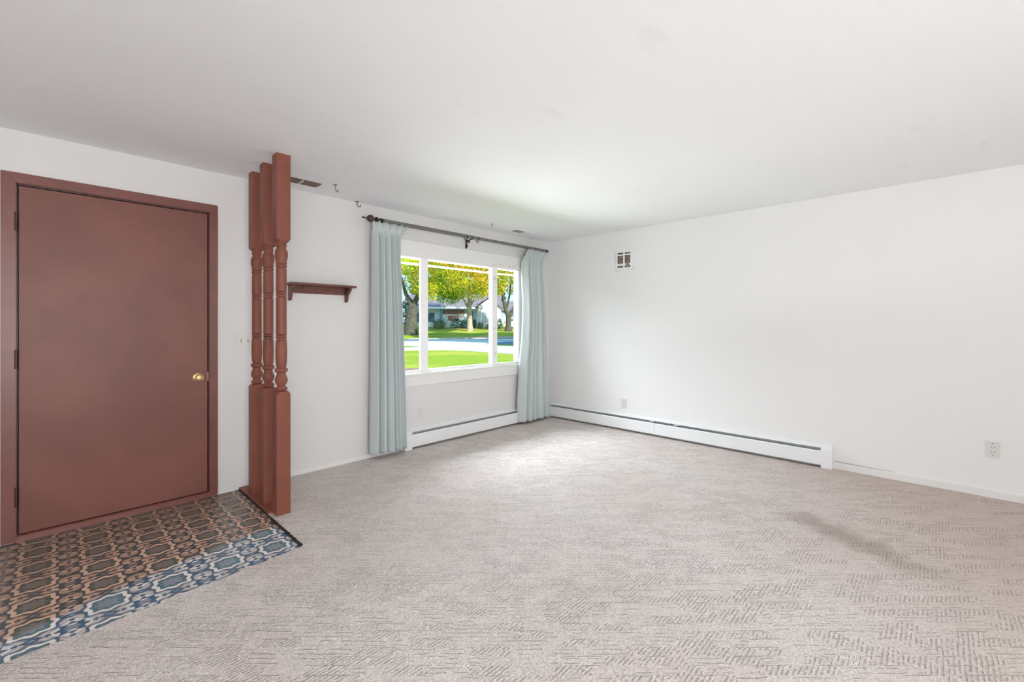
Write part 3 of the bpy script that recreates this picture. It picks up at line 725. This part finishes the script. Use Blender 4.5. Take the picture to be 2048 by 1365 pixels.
# front edge stays outside the room: clip by the wall line
for a_, c_ in zip(rows_, rows_[1:]):
    for i in range(20): b.faces.new((a_[i], a_[i+1], c_[i+1], c_[i]))
bmesh.ops.bisect_plane(b, geom=b.verts[:]+b.edges[:]+b.faces[:], plane_co=(0, WT+0.02, 0), plane_no=(0, 1, 0), clear_inner=True)
mb = MB(); mb.add(b); lawn = tag(mb.build('ground_lawn', M['grass']), kind='structure')
for v in lawn.data.polygons: pass
ground_strip('street', [(-40, 46), (-14, 45.5), (-6, 43.5), (-1.9, 40.2), (0.7, 39.2), (12, 38), (30, 37), (30, 55), (12, 55), (1, 54.6), (-3, 53.5), (-9, 52.8), (-14, 52.5), (-40, 52.5)], M['shaded_asphalt'], 0.015)
ground_strip('driveway', [(-14, 47), (-8.8, 48), (-4, 46.5), (-2.0, 42), (-1.6, 37), (0.0, 36.4), (1.0, 35.0), (8, 30), (8, 24), (0.7, 26.3), (-1.4, 28.4), (-3.3, 30.2), (-5.0, 31), (-7.4, 30.4), (-12, 29), (-14, 29), (-14, 32.6), (-8.6, 33.6), (-6.9, 35.0), (-9.0, 37.2), (-14, 39)], M['concrete'], 0.03)
ground_strip('garden_path', [(-6, 17.1), (-3.2, 17.2), (-3.1, 17.9), (-6, 18.1)], mat('path_pavers', (0.34, 0.22, 0.17, 1), 0.9, noise=0.2, nscale=3), 0.03)
ground_strip('leaf_strip', [(-40, 70), (-12, 69.5), (0, 69.5), (3, 68), (20, 68), (20, 76), (-40, 77)], M['straw'], 0.02)
ground_strip('far_kerb', [(-12.5, 52.9), (-3, 53.9), (1.2, 55.0), (8, 55.5), (8, 57.0), (1.0, 56.5), (-3.2, 56.2), (-12.5, 53.6)], mat('kerb_stone', (0.50, 0.38, 0.33, 1), 0.9, noise=0.1), 0.06)

# foliage: every leaf its own little quad
def leafmat(name, cols):
    m = mat(name, cols[0], 0.7, spec=0.2); nt = m.node_tree
    gi = nt.nodes.new('ShaderNodeNewGeometry'); cr = nt.nodes.new('ShaderNodeValToRGB'); cr.color_ramp.interpolation = 'CONSTANT'
    els = cr.color_ramp.elements
    while len(els) < len(cols): els.new(0.5)
    for i, c in enumerate(cols): els[i].position = i/len(cols); els[i].color = c
    nt.links.new(gi.outputs['Random Per Island'], cr.inputs[0])
    nt.links.new(cr.outputs[0], bsdf(m).inputs['Base Color'])
    tr = nt.nodes.new('ShaderNodeBsdfTranslucent'); mx = nt.nodes.new('ShaderNodeMixShader'); mx.inputs[0].default_value = 0.45
    nt.links.new(cr.outputs[0], tr.inputs[0]); out = nt.nodes['Material Output']
    nt.links.new(bsdf(m).outputs[0], mx.inputs[1]); nt.links.new(tr.outputs[0], mx.inputs[2]); nt.links.new(mx.outputs[0], out.inputs[0]); return m
LF = {
 'gold': leafmat('gold_green_leaves', [(0.630, 0.725, 0.013, 1), (0.300, 0.580, 0.013, 1), (0.950, 0.652, 0.039, 1), (0.480, 0.696, 0.026, 1), (0.930, 0.797, 0.026, 1), (0.950, 0.522, 0.104, 1), (0.210, 0.406, 0.013, 1)]),
 'green': leafmat('green_leaves', [(0.240, 0.493, 0.013, 1), (0.450, 0.667, 0.026, 1), (0.120, 0.290, 0.026, 1), (0.720, 0.696, 0.026, 1), (0.330, 0.580, 0.013, 1)]),
 'orange': leafmat('orange_leaves', [(0.950, 0.493, 0.078, 1), (0.900, 0.667, 0.026, 1), (0.450, 0.580, 0.026, 1), (0.950, 0.725, 0.130, 1), (0.600, 0.638, 0.013, 1)]),
 'hedge': leafmat('hedge_leaves', [(0.02, 0.12, 0.08, 1), (0.04, 0.18, 0.13, 1), (0.03, 0.10, 0.10, 1), (0.08, 0.22, 0.10, 1)]),
 'shrub': leafmat('shrub_leaves', [(0.10, 0.20, 0.04, 1), (0.16, 0.26, 0.06, 1), (0.05, 0.12, 0.04, 1), (0.30, 0.24, 0.08, 1)]),
 'distant': leafmat('distant_leaves', [(0.03, 0.10, 0.07, 1), (0.05, 0.15, 0.09, 1), (0.04, 0.11, 0.11, 1)])}
M['bark'] = mat('dark_bark', (0.075, 0.075, 0.055, 1), 0.95, noise=0.4, nscale=3)
M['palebark'] = mat('pale_bark', (0.40, 0.33, 0.25, 1), 0.9, noise=0.45, nscale=4)
def crown(blobs, n, size, rnd, fill=0.55):
    V, Fc = [], []
    wts = [bl[3]*bl[4]*bl[5] for bl in blobs]
    for _ in range(n):
        cx, cy, cz_, rx, ry, rz = rnd.choices(blobs, wts)[0]
        while True:
            p = Vector((rnd.uniform(-1, 1), rnd.uniform(-1, 1), rnd.uniform(-1, 1)))
            if p.length < 1 and (p.length > fill or rnd.random() < 0.35): break
        c = Vector((cx+p.x*rx, cy+p.y*ry, cz_+p.z*rz))
        a = Vector((rnd.gauss(0, 1), rnd.gauss(0, 1), rnd.gauss(0, 1))).normalized(); t_ = a.cross(Vector((rnd.gauss(0, 1), rnd.gauss(0, 1), rnd.gauss(0, 1)))).normalized()
        s = size*rnd.uniform(0.6, 1.3); q = len(V)
        V += [c - a*s*0.5, c + t_*s*0.28, c + a*s*0.5, c - t_*s*0.28]; Fc.append((q, q+1, q+2, q+3))
    return V, Fc
def tree(l, d, hgt, trunk_r, blobs, nleaf, leaf, lm, label, branches, bark='bark', seed=1, cat='tree', name='tree', group='trees across the street'):
    """blobs in metres relative to the base: (l, d, z, rl, rd, rz)"""
    rnd = random.Random(seed); base = st(l, d, gz(d) - 0.05)
    t = empty(name, base, label, cat, group)
    mb = MB()
    for pts in branches:
        P = [base + RT*a + FW*b_ + Vector((0, 0, z)) for a, b_, z, r in pts]; mb.tube(P, [q[3] for q in pts], 10)
    if branches: mb.build('trunk', M[bark], t, smooth=True)
    bl = []
    for (a, b_, z, ra, rb, rz) in blobs:
        c = base + RT*a + FW*b_; bl.append((c.x, c.y, base.z + z, ra, rb, rz))
    V, Fc = crown(bl, nleaf, leaf, rnd)
    me = bpy.data.meshes.new('crown'); me.from_pydata([v - base for v in V], [], Fc); me.materials.append(LF[lm])
    o = bpy.data.objects.new('crown' if branches else 'foliage', me); COL.objects.link(o); o.parent = t; o['kind'] = 'stuff'
    return t
# centre tree with pale trunk (in front of the ranch house)
tree(-6.35, 66, 13, .5, [(0, 0, 9.0, 4.6, 4.0, 3.4), (-3.0, 0, 7.6, 2.8, 3, 2.4), (3.2, 0, 7.2, 2.4, 3, 2.2), (0.5, -1.5, 6.2, 3.4, 2.4, 1.5), (0, 0, 12, 3.6, 3.4, 2.4)], 12000, 0.33, 'gold',
     'golden green tree with a pale trunk across the street, centre pane', [[(0, 0, 0, .55), (0.02, 0, 1.0, .42), (-.05, 0, 3.0, .36), (0, 0, 5.5, .28), (0.2, 0, 8.5, .12)], [(-.05, 0, 3.2, .22), (-1.2, 0, 5.5, .14), (-2.2, 0, 7.2, .07)], [(0, 0, 3.8, .2), (1.4, .2, 6.2, .12), (2.3, 0, 7.5, .05)]], 'palebark', 11)
# left big dark trunk
tree(-13.6, 60, 12, .7, [(1.8, -1, 8.2, 2.0, 2.5, 3.2), (-3.6, 0, 5.2, 1.3, 2.4, 3.0), (-0.4, 0, 9.6, 4.2, 3, 1.5), (-0.2, 0, 7.0, 0.7, 2, 1.5), (2.2, -1, 6.0, 1.3, 2, 1.6)], 8500, 0.32, 'gold',
     'thick dark trunked tree seen through the left pane', [[(-.2, 0, 0, 1.15), (-.2, 0, 1.0, .85), (-.1, 0, 2.8, .78), (0.1, 0, 4.2, .62)], [(0.1, 0, 3.8, .42), (-0.9, 0, 5.6, .25), (-1.7, 0, 8.5, .14)], [(0.1, 0, 3.9, .42), (0.9, 0, 5.8, .25), (1.3, 0, 9.0, .13)], [(0.5, 0, 5.0, .2), (2.2, 0, 6.2, .12)]], 'bark', 12)
# right forked tree
tree(-0.55, 66, 12, .5, [(-0.6, -1, 10.4, 3.4, 3, 2.6), (2.4, -1, 8.0, 2.0, 2.5, 2.6), (-1.6, -1, 7.6, 1.2, 2, 2.2), (0.6, 1.5, 7.2, 1.5, 1.5, 1.6), (2.8, 0, 5.4, 1.2, 1.8, 1.3)], 8000, 0.32, 'gold',
     'forked dark trunked tree seen through the right pane', [[(0, 0, 0, .62), (0, 0, 1.0, .42), (0.05, 0, 2.2, .42)], [(0.05, 0, 2.0, .36), (-0.5, 0, 3.6, .28), (-0.9, 0, 6.5, .18), (-1.0, 0, 9.5, .1)], [(0.05, 0, 2.0, .36), (0.9, 0, 3.6, .26), (1.7, 0, 5.8, .18), (2.1, 0, 8.0, .1)], [(-.3, 0, 3.2, .2), (0.2, 0, 5.6, .13), (0.4, 0, 8, .08)]], 'bark', 13)
# near leafy branch mass crossing the upper part of the window: two closer yard trees outside the sight line trunk-wise
tree(-4.4, 56, 12, .4, [(-1.2, 0, 9.6, 2.2, 2, 1.9), (1.0, 0, 8.8, 2.0, 2, 2.2), (-4.0, 0, 10.4, 3.0, 2, 1.6), (3.4, 0, 10.2, 2.2, 2, 1.6)], 10000, 0.28, 'orange',
     'orange tinted tree behind the kerb, top of the centre pane', [[(2.12, 0, 0, .16), (2.12, 0, 4, .13), (2.0, 0, 8.5, .08)], [(2.0, 0, 7.5, .07), (-0.6, 0, 9.2, .05)], [(2.0, 0, 7.2, .07), (3.2, 0, 9.8, .05)]], 'bark', 14)
tree(-9.6, 68, 10, .4, [(0, 0, 7.4, 2.6, 2.5, 2.6), (-0.2, 0, 5.2, 2.3, 1.6, 1.2), (-1.0, 0, 10.2, 3.0, 2.5, 2.4), (1.0, -1, 5.6, 1.6, 1.6, 1.0)], 6500, 0.32, 'green',
     'bright green tree between the left and centre trunks', [[(-3.9, 0, 0, .2), (-3.9, 0, 3.5, .16), (-3.0, 0, 7.0, .1)], [(-3.4, 0, 5.0, .1), (-1.0, 0, 7.4, .06)]], 'bark', 15)
for i, (l, d, r, hh, lab) in enumerate([(-20, 112, 6.3, 9, 'distant dark tree mass beyond the left end of the houses'), (-7, 118, 6.3, 10, 'distant dark tree mass behind the ranch house'), (6, 114, 6.3, 10, 'distant dark tree mass behind the right-hand house')]):
    tree(l, d, hh, .5, [(0, 0, hh*0.75, r, 4, hh*0.62)], 5000, 0.85, 'distant', lab, [[(0, 0, 0, .5), (0, 0, hh, .3)]], 'bark', 20+i, group='far trees behind the houses')
# trees outside the frame to the right whose shade falls on the street and lawn, as the photograph shows
tree(7.2, 47, 11, .4, [(0, 0, 8.0, 4.6, 4.5, 3.0)], 3500, 0.6, 'green', 'street tree to the right of the window view', [[(0, 0, 0, .4), (0, 0, 7, .2)]], 'bark', 31)
tree(7.8, 36, 18, .5, [(0, 0, 16, 4.6, 4.0, 2.8)], 3500, 0.6, 'green', 'tall tree on the near verge right of the window view', [[(0, 0, 0, .5), (0, 0, 15, .2)]], 'bark', 32)
tree(17.4, 36, 18, .5, [(0, 0, 16, 4.6, 4.0, 2.8)], 3500, 0.6, 'green', 'second tall tree on the near verge, further to the right', [[(0, 0, 0, .5), (0, 0, 15, .2)]], 'bark', 35)
tree(9.2, 30.5, 10, .3, [(0, 0, 7.0, 4.0, 3.5, 2.0)], 2600, 0.55, 'green', 'roadside tree on the near side, right of the window view', [[(0, 0, 0, .3), (0, 0, 6, .16)]], 'bark', 34)
tree(4.9, 12.4, 6, .2, [(0, 0, 4.3, 1.5, 1.0, 1.1)], 1300, 0.3, 'green', 'small yard tree right of the window by the lawn', [[(0, 0, 0, .14), (0, 0, 4, .07)]], 'bark', 33)
for i, (l, d, hh, lab) in enumerate([(-34, 74, 9, 'round golden tree left of the ranch house'), (-46, 90, 12, 'tall green tree farther left along the street'), (-60, 100, 12, 'large tree at the far left end of the street'), (20, 70, 10, 'golden tree right of the neighbour house')]):
    tree(l, d, hh, .4, [(0, 0, hh*0.62, hh*0.45, 3.5, hh*0.36)], 2600, 0.7, 'gold' if i in (0, 3) else 'green', lab, [[(0, 0, 0, .4), (0, 0, hh*0.6, .2)]], 'bark', 60+i)
def shrub(l, d, blobs, n, lm, label, seed, leaf=0.22):
    return tree(l, d, 1, .1, blobs, n, leaf, lm, label, [], 'bark', seed, cat='shrub', name='shrub', group='shrubs along the houses')
shrub(-11.9, 72, [(0, 0, .7, 1.3, .7, .9)], 700, 'shrub', 'green shrub beside the left window stile, across the street', 41)
shrub(-9.3, 73.5, [(0, 0, .7, 1.4, .7, .95), (1.4, 0, .65, 1.0, .7, .8)], 1000, 'hedge', 'dark blue-green hedge left of the pale trunk', 42)
shrub(-6.4, 74.5, [(0, 0, .6, .45, .4, 1.0)], 400, 'hedge', 'dark upright shrub just behind the pale trunk', 43)
tree(-16.4, 70, 6, .2, [(0, 0, 2.6, 1.5, 1.0, 2.6), (-2.4, 0, 2.2, 1.5, 1.0, 2.3)], 1600, 0.35, 'hedge', 'dark evergreen behind the thick trunk, left pane', [[(0, 0, 0, .2), (0, 0, 3, .1)]], 'bark', 47)
shrub(-5.2, 72, [(0, 0, .5, .55, .5, .7)], 300, 'shrub', 'small round shrub just right of the pale trunk', 44)
shrub(-3.6, 70, [(0, 0, .45, 1.0, .5, .5)], 400, 'hedge', 'low dark shrub in front of the garage gable', 45)
shrub(-2.1, 71, [(0, 0, .9, .5, .5, .9)], 300, 'hedge', 'dark shrub behind the right window stile', 46)

# houses
def house_box(mb, l0, l1, d0, d1, z0, z1):
    b = bmesh.new(); v = []
    for z in (z0, z1):
        for l, d in ((l0, d0), (l1, d0), (l1, d1), (l0, d1)): v.append(b.verts.new(st(l, d, z)))
    for f in ((3, 2, 1, 0), (4, 5, 6, 7), (0, 1, 5, 4), (1, 2, 6, 5), (2, 3, 7, 6), (3, 0, 4, 7)): b.faces.new([v[i] for i in f])
    mb.add(b)
def roof_side(mb, l0, l1, d0, d1, ze, zr, th=0.15, hip=0.0):
    """gable roof, ridge along l"""
    b = bmesh.new(); dm = (d0+d1)/2
    T = [(l0, d0, ze), (l1, d0, ze), (l1-hip, dm, zr), (l0+hip, dm, zr), (l0, d1, ze), (l1, d1, ze)]
    up = [b.verts.new(st(l, d, z+th)) for l, d, z in T]; lo = [b.verts.new(st(l, d, z)) for l, d, z in T]
    for f in ((0, 1, 2, 3), (3, 2, 5, 4)): b.faces.new([up[i] for i in f]); b.faces.new([lo[i] for i in f][::-1])
    for i, j in ((0, 1), (1, 2), (2, 5), (5, 4), (4, 3), (3, 0)): b.faces.new((lo[i], lo[j], up[j], up[i]))
    mb.add(b)
M['siding'] = mat('white_siding', (0.80, 0.80, 0.82, 1), 0.7, noise=0.05, nscale=1)
M['roof'] = mat('grey_mauve_shingles', (0.20, 0.18, 0.19, 1), 0.9, noise=0.3, nscale=1.5)
M['brick'] = mat('red_brick', (0.42, 0.20, 0.17, 1), 0.9, noise=0.3, nscale=2)
M['blueshade'] = mat('blue_trim', (0.12, 0.28, 0.42, 1), 0.6, noise=0.2)
M['winglass'] = mat('house_window', (0.10, 0.16, 0.22, 1), 0.15, noise=0.2)
zb = 0.75
t = empty('ranch_house', st(-11, 83, zb), 'long low white house with mauve-grey roof across the street', 'house')
mb = MB(); house_box(mb, -19.5, -5.2, 80, 90, zb-.4, 4.35); mb.build('wall', M['siding'], t)
mb = MB(); roof_side(mb, -20.2, -2.0, 78.9, 91, 4.25, 6.9); mb.build('roof', M['roof'], t)
mb = MB(); house_box(mb, -20.2, -5.0, 78.75, 78.95, 4.08, 4.45); mb.build('gutter', M['siding'], t)
for l0, l1 in ((-12.6, -8.6),):
    mb = MB(); house_box(mb, l0, l1, 79.9, 80.1, 3.15, 3.95); mb.build('brick_panel', M['brick'], t)
for l in (-13.0, -12.7): 
    mb = MB(); house_box(mb, l, l+0.22, 79.0, 79.2, zb-.3, 4.2); mb.build('porch_column', M['blueshade'], t)
mb = MB(); house_box(mb, -8.2, -7.1, 79.92, 80.1, 1.2, 3.6); mb.build('front_door', M['blueshade'], t)
for l0, l1, z0, z1 in ((-18.2, -16.9, 1.7, 3.4), (-15.3, -14.1, 1.7, 3.4), (-11.6, -9.8, 1.9, 2.9)):
    mb = MB(); house_box(mb, l0-.1, l1+.1, 79.93, 80.05, z0-.1, z1+.1); wf = mb.build('window', M['siding'], t)
    mb = MB(); house_box(mb, l0, l1, 79.90, 80.0, z0, z1); mb.build('pane', M['winglass' if l0 < -12 else 'brick'], wf)
# garage wing with the white gable towards us
t = empty('garage', st(-4.0, 77, zb), 'white gabled garage across the street behind the right stile', 'garage')
gl0, gl1, gd = -6.0, -2.05, 76.0
b = bmesh.new(); apex = (-4.02, 5.75)
outl = [(gl0, zb-.3), (gl1, zb-.3), (gl1, 4.3), (apex[0], apex[1]), (gl0, 4.3)]
fr_ = [b.verts.new(st(l, gd, z)) for l, z in outl]; bk = [b.verts.new(st(l, gd+2.6, z)) for l, z in outl]
b.faces.new(fr_); b.faces.new(bk[::-1])
for i in range(5): b.faces.new((fr_[i], bk[i], bk[(i+1) % 5], fr_[(i+1) % 5]))
mb = MB(); mb.add(b); mb.build('wall', M['siding'], t)
for (la, za, lb, zb2) in ((gl0-0.35, 4.1, apex[0], 5.95), (apex[0], 5.95, gl1+0.35, 4.1)):
    b = bmesh.new(); P = [(la, za), (lb, zb2), (lb, zb2+.2), (la, za+.2)]
    f_ = [b.verts.new(st(l, gd-.4, z)) for l, z in P]; k_ = [b.verts.new(st(l, gd+2.6, z)) for l, z in P]
    b.faces.new(f_); b.faces.new(k_[::-1])
    for i in range(4): b.faces.new((f_[i], k_[i], k_[(i+1) % 4], f_[(i+1) % 4]))
    mb = MB(); mb.add(b); mb.build('roof', M['roof'], t)
gdo = None
mb = MB(); house_box(mb, -4.95, -3.0, gd-.06, gd+.02, zb-.2, 3.15); gdo = mb.build('garage_door', M['siding'], t)
for z in (1.25, 1.95, 2.65):
    for l in (-4.6, -3.95, -3.35):
        mb = MB(); house_box(mb, l-.18, l+.18, gd-.09, gd-.05, z-.13, z+.13); mb.build('door_panel', M['plate'], gdo)
# house at right
t = empty('neighbour_house', st(4, 84, zb), 'white house with grey roof seen through the right pane', 'house')
mb = MB(); house_box(mb, -1.6, 14, 82, 90, zb-.4, 3.9); mb.build('wall', M['siding'], t)
mb = MB(); roof_side(mb, -2.1, 14.6, 81.2, 91, 3.75, 5.7); mb.build('roof', M['roof'], t)
mb = MB(); house_box(mb, 0.1, 2.6, 81.93, 82.1, 2.1, 3.2); wf = mb.build('window', M['blueshade'], t)
mb = MB(); house_box(mb, 0.25, 2.45, 81.90, 82.0, 2.2, 3.1); mb.build('pane', M['winglass'], wf)
# parked car
def car():
    b0 = st(0.75, 74, 0.78); t = empty('car', b0, 'white parked car beside the forked tree', 'car')
    M['carpaint'] = mat('white_car_paint', (0.75, 0.75, 0.78, 1), 0.25, noise=0.03)
    M['tyre'] = mat('tyre_rubber', (0.03, 0.03, 0.03, 1), 0.8, noise=0.2)
    M['tail'] = mat('red_tail_lamp', (0.55, 0.10, 0.08, 1), 0.3, noise=0.1)
    def pr(poly, d0, d1, nm, m_, par=None, bev=0):
        b = bmesh.new(); f_ = [b.verts.new(st(0.75+l, d0, 0.78+z)) for l, z in poly]; k_ = [b.verts.new(st(0.75+l, d1, 0.78+z)) for l, z in poly]; n = len(poly)
        b.faces.new(f_); b.faces.new(k_[::-1])
        for i in range(n): b.faces.new((f_[i], k_[i], k_[(i+1) % n], f_[(i+1) % n]))
        bmesh.ops.recalc_face_normals(b, faces=b.faces[:])
        if bev: bmesh.ops.bevel(b, geom=b.edges[:], offset=bev, segments=2, affect='EDGES')
        mb = MB(); mb.add(b); return mb.build(nm, m_, par or t)
    bd = pr([(-2.1, .3), (2.2, .3), (2.25, .75), (1.9, .95), (1.1, 1.02), (.6, 1.5), (-1.6, 1.52), (-2.05, 1.0), (-2.15, .7)], 73.2, 74.8, 'body', M['carpaint'], bev=.06)
    pr([(.95, 1.04), (.55, 1.43), (-.3, 1.43), (-.3, 1.04)], 73.16, 73.25, 'side_window', M['winglass'], bd); pr([(-.4, 1.04), (-.4, 1.43), (-1.5, 1.43), (-1.85, 1.04)], 73.16, 73.25, 'side_window', M['winglass'], bd)
    pr([(-2.17, .72), (-2.02, .95), (-1.85, .95), (-1.9, .72)], 73.14, 73.3, 'tail_lamp', M['tail'], bd)
    for l in (-1.35, 1.4):
        c = [(l + .34*math.cos(k*PI/8), .32 + .34*math.sin(k*PI/8)) for k in range(16)]; wh = pr(c, 73.1, 73.4, 'wheel', M['tyre'])
        c = [(l + .2*math.cos(k*PI/8), .32 + .2*math.sin(k*PI/8)) for k in range(16)]; pr(c, 73.07, 73.12, 'hubcap', M['hook'], wh)
car()
